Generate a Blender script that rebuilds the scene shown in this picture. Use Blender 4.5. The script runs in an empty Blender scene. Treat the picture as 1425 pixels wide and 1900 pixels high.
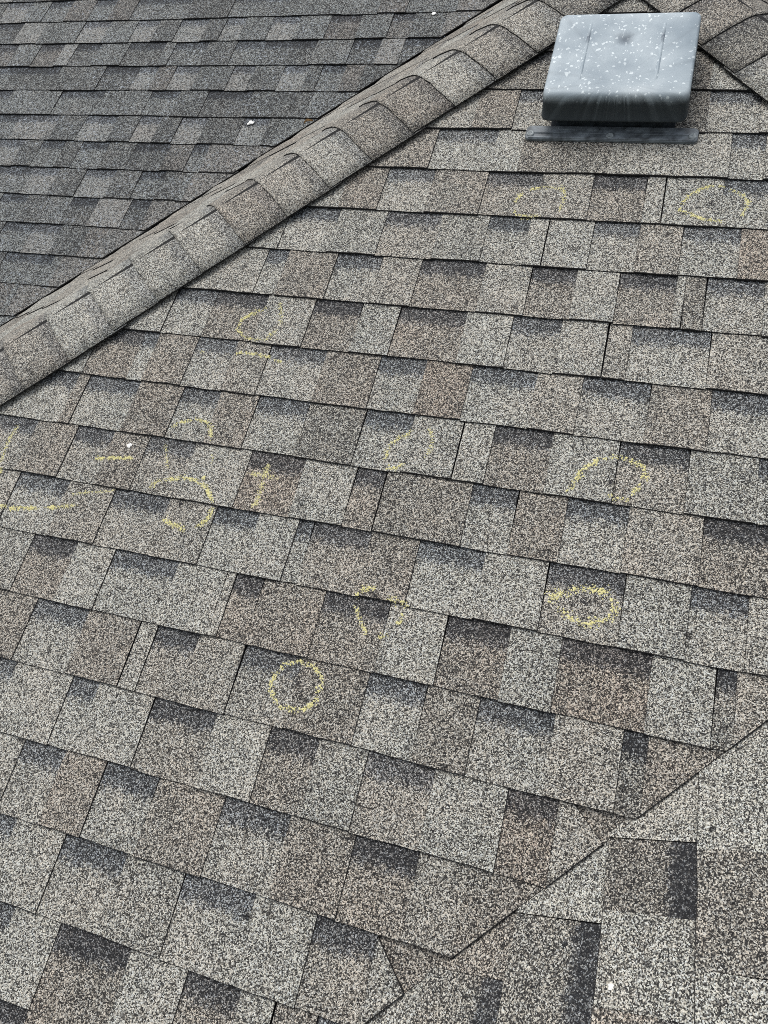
import bpy, math, random
from mathutils import Matrix, Vector

# ------------------------------------------------------------------ camera, sky, sun, exposure
SC = bpy.context.scene
COL = SC.collection
Z0 = 5.0                                     # height of the roof frame's origin above the ground
P = 0.4432                                   # roof pitch, radians (about 6 in 12)
c, s, tp = math.cos(P), math.sin(P), math.tan(P)

cam_d = bpy.data.cameras.new('camera')
cam = bpy.data.objects.new('camera', cam_d)
COL.objects.link(cam)
right = Vector((0.9502819926926603, 0.30052170685453516, -0.06864077058132231))
down = Vector((0.15582653114642792, -0.6497897794477603, -0.7307372803355822))
fwd = Vector((-0.269596414210043, 0.6837104257172069, -0.6643127815582954))
eye = Vector((-0.0079, -2.0886, 0.5972 + Z0))
cm = Matrix.Identity(4)
for i in range(3):
    cm[i][0], cm[i][1], cm[i][2], cm[i][3] = right[i], -down[i], -fwd[i], eye[i]
cam.matrix_world = cm
cam_d.sensor_fit = 'VERTICAL'
cam_d.sensor_height = 24.0
cam_d.lens = 1395.42 / 1900 * 24.0
cam_d.clip_start = 0.05
cam_d.clip_end = 6000
SC.camera = cam

SUN_EL, SUN_AZ = math.radians(70), math.radians(-68)      # azimuth from +Y towards +X
sun_dir = Vector((math.sin(SUN_AZ) * math.cos(SUN_EL), math.cos(SUN_AZ) * math.cos(SUN_EL), math.sin(SUN_EL)))
world = bpy.data.worlds.new('World')
SC.world = world
world.use_nodes = True
wn = world.node_tree
sky = wn.nodes.new('ShaderNodeTexSky')
sky.sky_type = 'NISHITA'
sky.sun_disc = False
sky.sun_elevation = SUN_EL
sky.sun_rotation = SUN_AZ
sky.dust_density = 4.0
sky.air_density = 1.0
bg = wn.nodes['Background']
bg.inputs['Strength'].default_value = 0.15
ovc = wn.nodes.new('ShaderNodeHueSaturation')            # thin even cloud: the same sky, greyer
ovc.inputs['Saturation'].default_value = 0.32
wn.links.new(sky.outputs[0], ovc.inputs['Color'])
wn.links.new(ovc.outputs[0], bg.inputs['Color'])
sl = bpy.data.lights.new('sun', 'SUN')
sl.energy = 1.2
sl.angle = math.radians(35)
sl.color = (1.0, 0.97, 0.93)
sun = bpy.data.objects.new('sun', sl)
COL.objects.link(sun)
sun.location = (-6, 8, Z0 + 12)
sun.rotation_euler = (-sun_dir).to_track_quat('-Z', 'Y').to_euler()
SC.view_settings.view_transform = 'Standard'
SC.view_settings.look = 'None'
SC.view_settings.exposure = 0.24
SC.view_settings.gamma = 1.0
SC.view_settings.use_curve_mapping = False
SC.render.engine = 'CYCLES'
SC.cycles.use_denoising = False
SC.cycles.filter_width = 0.9
SC.cycles.max_bounces = 6

RNG = random.Random(11)

# ------------------------------------------------------------------ materials
def new_mat(name):
    m = bpy.data.materials.new(name)
    m.use_nodes = True
    nt = m.node_tree
    b = nt.nodes['Principled BSDF']
    return m, nt, b

def node(nt, kind, **kw):
    n = nt.nodes.new(kind)
    for k, v in kw.items():
        setattr(n, k, v)
    return n

def math_node(nt, op, a, b=None, clamp=False):
    n = node(nt, 'ShaderNodeMath', operation=op, use_clamp=clamp)
    for i, v in enumerate((a, b)):
        if v is None:
            continue
        if isinstance(v, (int, float)):
            n.inputs[i].default_value = v
        else:
            nt.links.new(v, n.inputs[i])
    return n.outputs[0]

def ramp(nt, src, stops, mode='LINEAR'):
    r = node(nt, 'ShaderNodeValToRGB')
    r.color_ramp.interpolation = mode
    els = r.color_ramp.elements
    while len(els) < len(stops):
        els.new(0.5)
    for e, (p, col) in zip(els, stops):
        e.position = p
        e.color = col if len(col) == 4 else (*col, 1)
    nt.links.new(src, r.inputs[0])
    return r.outputs[0]

def mix(nt, fac, a, b, mode='MIX'):
    n = node(nt, 'ShaderNodeMix', data_type='RGBA', blend_type=mode)
    for sock, v in ((n.inputs[0], fac), (n.inputs[6], a), (n.inputs[7], b)):
        if isinstance(v, (int, float)):
            sock.default_value = v
        elif isinstance(v, tuple):
            sock.default_value = (*v, 1) if len(v) == 3 else v
        else:
            nt.links.new(v, sock)
    return n.outputs[2]

def granules(name, scale, contrast=1.0, gain=1.0, cool=0.0, weather=0.0):
    """Asphalt shingle: mineral granules bedded in bitumen.  Mesh attributes per tab:
    tone = (lightness, warmth, band), uv 'face' in metres, uv 'tab' = (m across, 0 butt .. 1 top)."""
    m, nt, b = new_mat(name)
    uv = node(nt, 'ShaderNodeUVMap', uv_map='face').outputs[0]
    tuv = node(nt, 'ShaderNodeUVMap', uv_map='tab').outputs[0]
    at = node(nt, 'ShaderNodeAttribute', attribute_name='tone', attribute_type='GEOMETRY')
    sep = node(nt, 'ShaderNodeSeparateColor'); nt.links.new(at.outputs['Color'], sep.inputs[0])
    light, warm, band = sep.outputs
    # slight domain warp keeps the grains irregular
    wob = node(nt, 'ShaderNodeTexNoise', noise_dimensions='2D'); wob.inputs['Scale'].default_value = scale * 0.55
    wob.inputs['Detail'].default_value = 1
    nt.links.new(uv, wob.inputs['Vector'])
    add = node(nt, 'ShaderNodeVectorMath', operation='MULTIPLY_ADD')
    nt.links.new(wob.outputs['Color'], add.inputs[0]); add.inputs[1].default_value = (1.1 / scale,) * 3
    nt.links.new(uv, add.inputs[2])
    v1 = node(nt, 'ShaderNodeTexVoronoi', voronoi_dimensions='2D', feature='F1'); v1.inputs['Scale'].default_value = scale
    v2 = node(nt, 'ShaderNodeTexVoronoi', voronoi_dimensions='2D', feature='F1'); v2.inputs['Scale'].default_value = scale * 1.75
    for v in (v1, v2):
        nt.links.new(add.outputs[0], v.inputs['Vector'])
    s1 = node(nt, 'ShaderNodeSeparateColor'); nt.links.new(v1.outputs['Color'], s1.inputs[0])
    s2 = node(nt, 'ShaderNodeSeparateColor'); nt.links.new(v2.outputs['Color'], s2.inputs[0])
    def noise(sc, det, src=uv, rough=0.55):
        n = node(nt, 'ShaderNodeTexNoise', noise_dimensions='2D'); n.inputs['Scale'].default_value = sc
        n.inputs['Detail'].default_value = det; n.inputs['Roughness'].default_value = rough
        nt.links.new(src, n.inputs['Vector'])
        return n.outputs[0]
    n_lo, n_mid, n_hi = noise(9, 3), noise(38, 3), noise(120, 2)
    # band: dark granules blended in near the top of the exposed part, ragged lower edge
    st = node(nt, 'ShaderNodeSeparateXYZ'); nt.links.new(tuv, st.inputs[0])
    edge = math_node(nt, 'ADD', st.outputs[1], math_node(nt, 'MULTIPLY', math_node(nt, 'SUBTRACT', n_hi, 0.5), 0.30))
    edge = math_node(nt, 'ADD', edge, math_node(nt, 'MULTIPLY', math_node(nt, 'SUBTRACT', n_mid, 0.5), 0.22))
    mask = node(nt, 'ShaderNodeMapRange', interpolation_type='SMOOTHSTEP'); nt.links.new(edge, mask.inputs[0])
    mask.inputs[1].default_value = 0.63; mask.inputs[2].default_value = 0.80
    bm = math_node(nt, 'MULTIPLY', mask.outputs[0], band)
    # which granule: dark / mid / light
    t = math_node(nt, 'ADD', math_node(nt, 'MULTIPLY', s1.outputs[0], 0.72), math_node(nt, 'MULTIPLY', s2.outputs[1], 0.28))
    bias = math_node(nt, 'SUBTRACT', light, 0.5)
    bias = math_node(nt, 'ADD', bias, math_node(nt, 'MULTIPLY', math_node(nt, 'SUBTRACT', n_lo, 0.5), 0.13))
    bias = math_node(nt, 'ADD', bias, math_node(nt, 'MULTIPLY', math_node(nt, 'SUBTRACT', n_mid, 0.5), 0.19))
    bias = math_node(nt, 'SUBTRACT', bias, math_node(nt, 'MULTIPLY', bm, 0.225))
    t = math_node(nt, 'ADD', math_node(nt, 'MULTIPLY', math_node(nt, 'SUBTRACT', t, 0.5), contrast), math_node(nt, 'ADD', bias, 0.5), clamp=True)
    g = gain
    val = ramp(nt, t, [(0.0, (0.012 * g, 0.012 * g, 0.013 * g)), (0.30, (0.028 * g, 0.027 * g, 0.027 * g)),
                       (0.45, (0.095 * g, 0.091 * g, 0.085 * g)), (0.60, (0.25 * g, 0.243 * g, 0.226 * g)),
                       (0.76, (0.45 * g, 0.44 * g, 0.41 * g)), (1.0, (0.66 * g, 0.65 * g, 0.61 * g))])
    # granule hue: cream, tan, rust and slate, more of the brown ones on warm tabs
    hue_n = ramp(nt, s1.outputs[2], [(0.0, (0.90, 0.97, 1.0)), (0.35, (0.98, 1, 0.98)), (0.7, (1.0, 0.97, 0.88)), (1.0, (0.94, 0.99, 0.93))])
    hue_w = ramp(nt, s1.outputs[2], [(0.0, (0.95, 0.91, 0.87)), (0.4, (1.0, 0.92, 0.80)), (0.75, (1.0, 0.85, 0.73)), (1.0, (0.92, 0.82, 0.78))])
    wf = math_node(nt, 'ADD', warm, math_node(nt, 'MULTIPLY', math_node(nt, 'SUBTRACT', n_lo, 0.48), 0.9), clamp=True)
    colr = mix(nt, 1.0, val, mix(nt, wf, hue_n, hue_w), 'MULTIPLY')
    # slate-blue granules of the band
    colr = mix(nt, bm, colr, mix(nt, 1.0, colr, (0.87, 0.94, 1.07), 'MULTIPLY'))
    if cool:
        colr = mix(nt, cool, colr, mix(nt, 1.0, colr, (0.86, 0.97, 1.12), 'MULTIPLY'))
    if weather:
        # worn spots where the granules have lifted and the filler shows pale
        w1 = ramp(nt, noise(75, 4, rough=0.75), [(0.58, (0, 0, 0)), (0.70, (1, 1, 1))])
        w2 = ramp(nt, noise(7, 2), [(0.42, (0, 0, 0)), (0.62, (1, 1, 1))])
        wm = mix(nt, 1.0, w1, w2, 'MULTIPLY')
        colr = mix(nt, math_node(nt, 'MULTIPLY', wm, weather), colr, (0.42, 0.47, 0.52))
    # small bare pits
    pit = ramp(nt, noise(52, 2, rough=0.4), [(0.715, (1, 1, 1)), (0.76, (0.35, 0.35, 0.36))])
    colr = mix(nt, 1.0, colr, pit, 'MULTIPLY')
    nt.links.new(colr, b.inputs['Base Color'])
    b.inputs['Roughness'].default_value = 0.82
    b.inputs['Specular IOR Level'].default_value = 0.35
    bump = node(nt, 'ShaderNodeBump'); bump.inputs['Strength'].default_value = 0.55; bump.inputs['Distance'].default_value = 0.0016
    hgt = math_node(nt, 'SUBTRACT', math_node(nt, 'MULTIPLY', s1.outputs[1], 0.7), v1.outputs['Distance'])
    nt.links.new(hgt, bump.inputs['Height'])
    nt.links.new(bump.outputs[0], b.inputs['Normal'])
    return m

def plain(name, col, rough=0.8, noise_scale=40, amount=0.3, spec=0.3):
    m, nt, b = new_mat(name)
    tc = node(nt, 'ShaderNodeTexCoord')
    n = node(nt, 'ShaderNodeTexNoise'); n.inputs['Scale'].default_value = noise_scale; n.inputs['Detail'].default_value = 4
    nt.links.new(tc.outputs['Object'], n.inputs['Vector'])
    lo = tuple(x * (1 - amount) for x in col); hi = tuple(min(1, x * (1 + amount)) for x in col)
    nt.links.new(ramp(nt, n.outputs[0], [(0.3, lo), (0.7, hi)]), b.inputs['Base Color'])
    b.inputs['Roughness'].default_value = rough
    b.inputs['Specular IOR Level'].default_value = spec
    return m

GRAIN = granules('shingle_granules', 540, contrast=1.15)
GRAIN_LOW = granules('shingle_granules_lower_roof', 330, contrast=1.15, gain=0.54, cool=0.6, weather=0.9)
GRAIN_SIDE = granules('shingle_granules_side', 500, contrast=0.95, gain=1.05)
GRAIN_CAP = granules('cap_granules', 540, contrast=0.95, gain=1.06)
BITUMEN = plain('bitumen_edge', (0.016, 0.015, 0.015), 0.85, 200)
FELT = plain('roofing_felt', (0.02, 0.02, 0.02), 0.9, 60)

# ------------------------------------------------------------------ helpers
def link(name, me, parent=None, loc=(0, 0, 0), kind=None):
    o = bpy.data.objects.new(name, me)
    COL.objects.link(o)
    o.location = loc
    if parent is not None:
        o.parent = parent
    if kind:
        o['kind'] = kind
    return o

def tag(o, label, cat, group=None):
    o['label'] = label
    o['category'] = cat
    if group:
        o['group'] = group
    return o

def clip(poly, h):
    """keep the part of a polygon where h[0]*a + h[1]*b + h[2] >= 0"""
    out = []
    for i, p in enumerate(poly):
        q = poly[(i + 1) % len(poly)]
        dp = h[0] * p[0] + h[1] * p[1] + h[2]
        dq = h[0] * q[0] + h[1] * q[1] + h[2]
        if dp >= 0:
            out.append(p)
        if (dp >= 0) != (dq >= 0):
            k = dp / (dp - dq)
            out.append((p[0] + k * (q[0] - p[0]), p[1] + k * (q[1] - p[1])))
    return out

def area(poly):
    return abs(sum(p[0] * q[1] - q[0] * p[1] for p, q in zip(poly, poly[1:] + poly[:1]))) / 2

EXPO = 0.143          # exposed height of a course
STEP = 0.0052         # rise of one course over the one below
TONE = {'l': (0.585, 0.12), 'g': (0.553, 0.0), 't': (0.548, 0.36), 'b': (0.495, 0.55), 'r': (0.50, 0.90), 'd': (0.465, 0.28), 'w': (0.53, 0.40),
        # lower roof: slate tabs with a few pale ones
        'L': (0.530, 0.02), 'G': (0.55, 0.0), 'T': (0.69, 0.45), 'B': (0.51, 0.75), 'D': (0.45, 0.10), 'W': (0.58, 0.60)}

class Face:
    """one plane of the roof: axes along the courses, up the slope and outward"""
    def __init__(self, origin, a, b, n, phase):
        self.o, self.a, self.b, self.n, self.phase = Vector(origin), Vector(a), Vector(b), Vector(n), phase
        self.m = Matrix.Identity(4)
        for i in range(3):
            self.m[i][0], self.m[i][1], self.m[i][2], self.m[i][3] = self.a[i], self.b[i], self.n[i], self.o[i]
        self.m[2][3] += Z0
    def w(self, a, b, n=0.0):
        return self.o + self.a * a + self.b * b + self.n * n
    def cond(self, f):
        f0 = f(self.w(0, 0)); fa = f(self.w(1, 0)) - f0; fb = f(self.w(0, 1)) - f0
        return (fa, fb, f0)
    def butt(self, k):
        return self.phase - EXPO * k

def tab_poly(a0, a1, b0, b1, rng, wave=0.0012, lift=0.0016):
    """outline of a tab, butt edge slightly uneven; counter-clockwise"""
    lift = rng.uniform(-lift, lift)
    n = max(2, int((a1 - a0) / 0.035))
    pts = [(a0 + (a1 - a0) * i / n, b0 + lift + rng.uniform(-wave, wave)) for i in range(n + 1)]
    t0, t1 = rng.uniform(-0.002, 0.002), rng.uniform(-0.002, 0.002)
    pts += [(a1 + t1, b1), (a0 + t0, b1)]
    return pts

def add_slab(bufs, poly, b_butt, top_off, bottom, tone, org=(0, 0), shift=(0, 0), band=0.0, slope=STEP, worn=lambda p, q: 0.0010):
    """prism on a tab outline; bufs = (verts, faces, mats, uvs, tabs, cols)"""
    V, F, MI, UV, TU, CO = bufs
    n = len(poly); base = len(V)
    h = lambda b: top_off - slope * (b - b_butt) / EXPO
    a_mid = sum(p[0] for p in poly) / n
    # worn edge: the granules stop short of the cut, bare bitumen rounds off; its dark line also stands in for undercut shade
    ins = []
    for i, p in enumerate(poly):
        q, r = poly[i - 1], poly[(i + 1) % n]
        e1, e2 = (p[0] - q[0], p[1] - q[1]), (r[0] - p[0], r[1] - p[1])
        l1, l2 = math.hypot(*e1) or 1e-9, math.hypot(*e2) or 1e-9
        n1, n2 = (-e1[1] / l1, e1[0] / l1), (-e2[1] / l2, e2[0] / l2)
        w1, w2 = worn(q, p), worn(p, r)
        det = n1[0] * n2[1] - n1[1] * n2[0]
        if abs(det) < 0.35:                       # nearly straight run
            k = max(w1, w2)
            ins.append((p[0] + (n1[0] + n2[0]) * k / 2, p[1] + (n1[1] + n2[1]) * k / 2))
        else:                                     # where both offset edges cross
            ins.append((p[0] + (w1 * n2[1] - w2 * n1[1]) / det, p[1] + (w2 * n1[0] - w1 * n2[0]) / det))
    for a, b in ins:
        V.append((a - org[0], b - org[1], h(b)))
    for a, b in poly:
        V.append((a - org[0], b - org[1], h(b) - 0.0007))
    for a, b in poly:
        V.append((a - org[0], b - org[1], h(b) + bottom))
    F.append(tuple(range(base, base + n))); MI.append(0)
    UV.append([(a + shift[0], b + shift[1]) for a, b in ins]); TU.append([(a - a_mid, (b - b_butt) / EXPO) for a, b in ins]); CO.append((tone[0], tone[1], band))
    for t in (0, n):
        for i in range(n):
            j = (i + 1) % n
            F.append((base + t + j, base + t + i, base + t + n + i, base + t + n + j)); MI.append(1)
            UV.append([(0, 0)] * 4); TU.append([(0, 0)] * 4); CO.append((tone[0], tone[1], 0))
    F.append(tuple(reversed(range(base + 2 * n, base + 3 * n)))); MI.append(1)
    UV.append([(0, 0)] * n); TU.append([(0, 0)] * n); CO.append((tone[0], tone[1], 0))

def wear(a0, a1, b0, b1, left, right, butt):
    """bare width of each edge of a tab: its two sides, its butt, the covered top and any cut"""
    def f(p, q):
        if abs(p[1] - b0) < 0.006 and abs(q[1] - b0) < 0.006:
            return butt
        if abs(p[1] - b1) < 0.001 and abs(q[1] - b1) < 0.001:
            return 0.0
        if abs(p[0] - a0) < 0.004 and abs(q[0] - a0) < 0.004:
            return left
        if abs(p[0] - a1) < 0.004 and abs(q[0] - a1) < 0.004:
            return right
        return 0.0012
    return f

def bufs():
    return ([], [], [], [], [], [])

def mesh_from(name, B, mats, smooth=False):
    V, F, MI, UV, TU, CO = B
    me = bpy.data.meshes.new(name)
    me.from_pydata(V, [], F)
    for m in mats:
        me.materials.append(m)
    me.polygons.foreach_set('material_index', MI)
    u1 = me.uv_layers.new(name='face'); u2 = me.uv_layers.new(name='tab')
    u1.data.foreach_set('uv', [x for f in UV for p in f for x in p])
    u2.data.foreach_set('uv', [x for f in TU for p in f for x in p])
    at = me.attributes.new('tone', 'FLOAT_COLOR', 'CORNER')
    at.data.foreach_set('color', [x for f, cc in zip(F, CO) for _ in f for x in (*cc, 1.0)])
    if smooth:
        me.polygons.foreach_set('use_smooth', [True] * len(F))
    me.update()
    return me

def tone_of(ch, rng):
    L, Wm = TONE[ch]
    return (L + rng.uniform(-0.022, 0.022), max(0, Wm + rng.uniform(-0.10, 0.10)))

# ------------------------------------------------------------------ measured tabs: course -> (start in metres, type, tone)
# T raised tooth, G single-layer gap with a dark shadow band, J tooth after an open joint
M_TABS = {-1: [[-0.781, 'T', 'd'],[-0.425, 'G', 'd'],[-0.265, 'T', 'l'],[-0.084, 'T', 'd'],[0.06, 'T', 'b'],[0.093, 'T', 'l'],[0.185, 'G', 'l']],
  0: [[-0.659, 'T', 'l'],[-0.479, 'T', 'b'],[-0.373, 'G', 'l'],[0.01, 'T', 'd'],[0.096, 'G', 'l'],[0.215, 'T', 'l']],
  1: [[-0.799, 'T', 'b'],[-0.564, 'G', 'l'],[-0.403, 'T', 'l'],[-0.333, 'T', 'd'],[-0.212, 'T', 'd'],[-0.113, 'T', 'l'],[0.16, 'G', 'l'],[0.234, 'T', 'l']],
  2: [[-1.001, 'T', 'l'],[-0.771, 'T', 'b'],[-0.667, 'G', 'l'],[-0.541, 'T', 'b'],[-0.403, 'G', 't'],[-0.264, 'T', 't'],[-0.141, 'G', 'b'],[-0.017, 'T', 'l'],[0.026, 'J', 'g'],[0.153, 'G', 'l'],[0.258, 'T', 'l']],
  3: [[-1.128, 'T', 'l'],[-0.9, 'G', 'l'],[-0.763, 'T', 'g'],[-0.633, 'G', 't'],[-0.49, 'T', 'g'],[-0.37, 'G', 'l'],[-0.269, 'T', 'l'],[-0.225, 'J', 'l'],[-0.12, 'G', 'l'],[-0.015, 'T', 't'],[0.079, 'G', 'l'],[0.201, 'T', 'r']],
  4: [[-1.216, 'T', 'l'],[-0.921, 'G', 'l'],[-0.862, 'T', 'b'],[-0.729, 'G', 'l'],[-0.611, 'T', 't'],[-0.509, 'G', 'b'],[-0.35, 'T', 'l'],[-0.24, 'G', 'b'],[-0.137, 'T', 'l'],[-0.041, 'G', 'b'],[0.079, 'T', 'l'],[0.099, 'J', 'd'],[0.143, 'G', 'l'],[0.261, 'T', 'g']],
  5: [[-1.32, 'T', 'l'],[-1.133, 'G', 'l'],[-1.017, 'G', 'b'],[-0.875, 'T', 'l'],[-0.746, 'G', 'b'],[-0.624, 'T', 'l'],[-0.528, 'G', 'b'],[-0.366, 'T', 'l'],[-0.258, 'G', 'l'],[-0.15, 'T', 'l'],[-0.047, 'J', 't'],[0.003, 'G', 'l'],[0.164, 'T', 't']],
  6: [[-1.455, 'T', 'l'],[-1.304, 'G', 'b'],[-1.175, 'G', 'l'],[-1.131, 'T', 'b'],[-1.021, 'G', 'l'],[-0.912, 'T', 't'],[-0.82, 'G', 'l'],[-0.677, 'T', 'b'],[-0.542, 'G', 'l'],[-0.433, 'T', 'r'],[-0.325, 'G', 'l'],[-0.18, 'T', 't'],[-0.082, 'G', 'l'],[0.058, 'T', 'b'],[0.18, 'G', 'l'],[0.303, 'T', 'l']],
  7: [[-1.601, 'G', 'l'],[-1.476, 'G', 'l'],[-1.311, 'T', 'b'],[-1.279, 'G', 'l'],[-1.131, 'T', 'b'],[-1.009, 'G', 'g'],[-0.907, 'T', 'b'],[-0.807, 'G', 'l'],[-0.678, 'T', 'd'],[-0.539, 'G', 'l'],[-0.427, 'T', 'g'],[-0.314, 'J', 'l'],[-0.245, 'G', 'b'],[-0.12, 'T', 'g'],[0.015, 'G', 't'],[0.151, 'T', 'g'],[0.279, 'G', 'l']],
  8: [[-1.563, 'G', 't'],[-1.447, 'G', 't'],[-1.369, 'T', 'b'],[-1.249, 'G', 't'],[-1.143, 'T', 'b'],[-1.045, 'G', 't'],[-0.924, 'T', 'l'],[-0.779, 'G', 'r'],[-0.645, 'T', 'l'],[-0.521, 'G', 'b'],[-0.454, 'J', 'd'],[-0.376, 'T', 'b'],[-0.264, 'G', 'l'],[-0.168, 'T', 'b'],[-0.068, 'G', 'l'],[0.051, 'T', 't'],[0.192, 'G', 'b'],[0.321, 'T', 'l']],
  9: [[-1.516, 'G', 'l'],[-1.448, 'T', 't'],[-1.351, 'G', 'l'],[-1.208, 'T', 't'],[-1.082, 'G', 'l'],[-0.936, 'T', 't'],[-0.817, 'G', 'l'],[-0.711, 'T', 'l'],[-0.618, 'G', 'l'],[-0.582, 'G', 't'],[-0.451, 'T', 'b'],[-0.346, 'G', 'l'],[-0.209, 'T', 'l'],[-0.082, 'G', 't'],[0.064, 'T', 'g'],[0.181, 'G', 'l'],[0.282, 'T', 'l']],
  10: [[-1.455, 'G', 'l'],[-1.353, 'T', 'g'],[-1.24, 'G', 'b'],[-1.123, 'T', 'l'],[-1.021, 'G', 'l'],[-0.86, 'T', 'l'],[-0.741, 'T', 'l'],[-0.718, 'G', 'b'],[-0.654, 'T', 'b'],[-0.513, 'G', 'b'],[-0.375, 'T', 'l'],[-0.254, 'G', 'b'],[-0.131, 'T', 'g'],[-0.034, 'G', 'r'],[0.129, 'T', 'l'],[0.239, 'G', 'd'],[0.274, 'T', 't'],[0.348, 'G', 'l']],
  11: [[-1.392, 'G', 'l'],[-1.291, 'T', 'b'],[-1.164, 'G', 'l'],[-1.026, 'T', 'b'],[-0.897, 'J', 'l'],[-0.854, 'G', 't'],[-0.755, 'T', 't'],[-0.649, 'G', 't'],[-0.523, 'T', 'b'],[-0.381, 'G', 'l'],[-0.265, 'T', 'd'],[-0.163, 'G', 'l'],[-0.023, 'T', 't'],[0.097, 'G', 'd'],[0.14, 'T', 'b']],
  12: [[-1.336, 'T', 'l'],[-1.246, 'G', 'l'],[-1.15, 'T', 'l'],[-1.003, 'G', 'l'],[-0.939, 'T', 'l'],[-0.806, 'G', 't'],[-0.664, 'T', 'l'],[-0.545, 'G', 'b'],[-0.443, 'T', 'g'],[-0.346, 'G', 't'],[-0.217, 'T', 'g'],[-0.082, 'G', 'r'],[0.006, 'T', 't']],
  13: [[-1.253, 'G', 'l'],[-1.184, 'T', 'l'],[-1.057, 'G', 'l'],[-0.957, 'T', 'b'],[-0.86, 'G', 'l'],[-0.74, 'T', 'b'],[-0.596, 'G', 'l'],[-0.459, 'T', 'b'],[-0.332, 'G', 'b'],[-0.213, 'T', 't'],[-0.125, 'T', 'b']],
  14: [[-1.178, 'T', 'l'],[-1.101, 'G', 'l'],[-1.007, 'T', 'l'],[-0.892, 'G', 'l'],[-0.752, 'T', 'g'],[-0.626, 'G', 'l'],[-0.486, 'T', 'l'],[-0.364, 'G', 't'],[-0.254, 'T', 'g']],
  15: [[-1.099, 'T', 'l'],[-1.038, 'G', 'l'],[-0.941, 'T', 'l'],[-0.837, 'G', 'b'],[-0.684, 'T', 'l'],[-0.567, 'G', 'b'],[-0.462, 'T', 'g'],[-0.399, 'J', 'b'],[-0.322, 'G', 'l']],
  16: [[-1.014, 'T', 'l'],[-0.966, 'G', 'd'],[-0.839, 'T', 'b'],[-0.681, 'G', 'l'],[-0.541, 'T', 'b'],[-0.421, 'G', 'l'],[-0.317, 'T', 'l']]}
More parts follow.
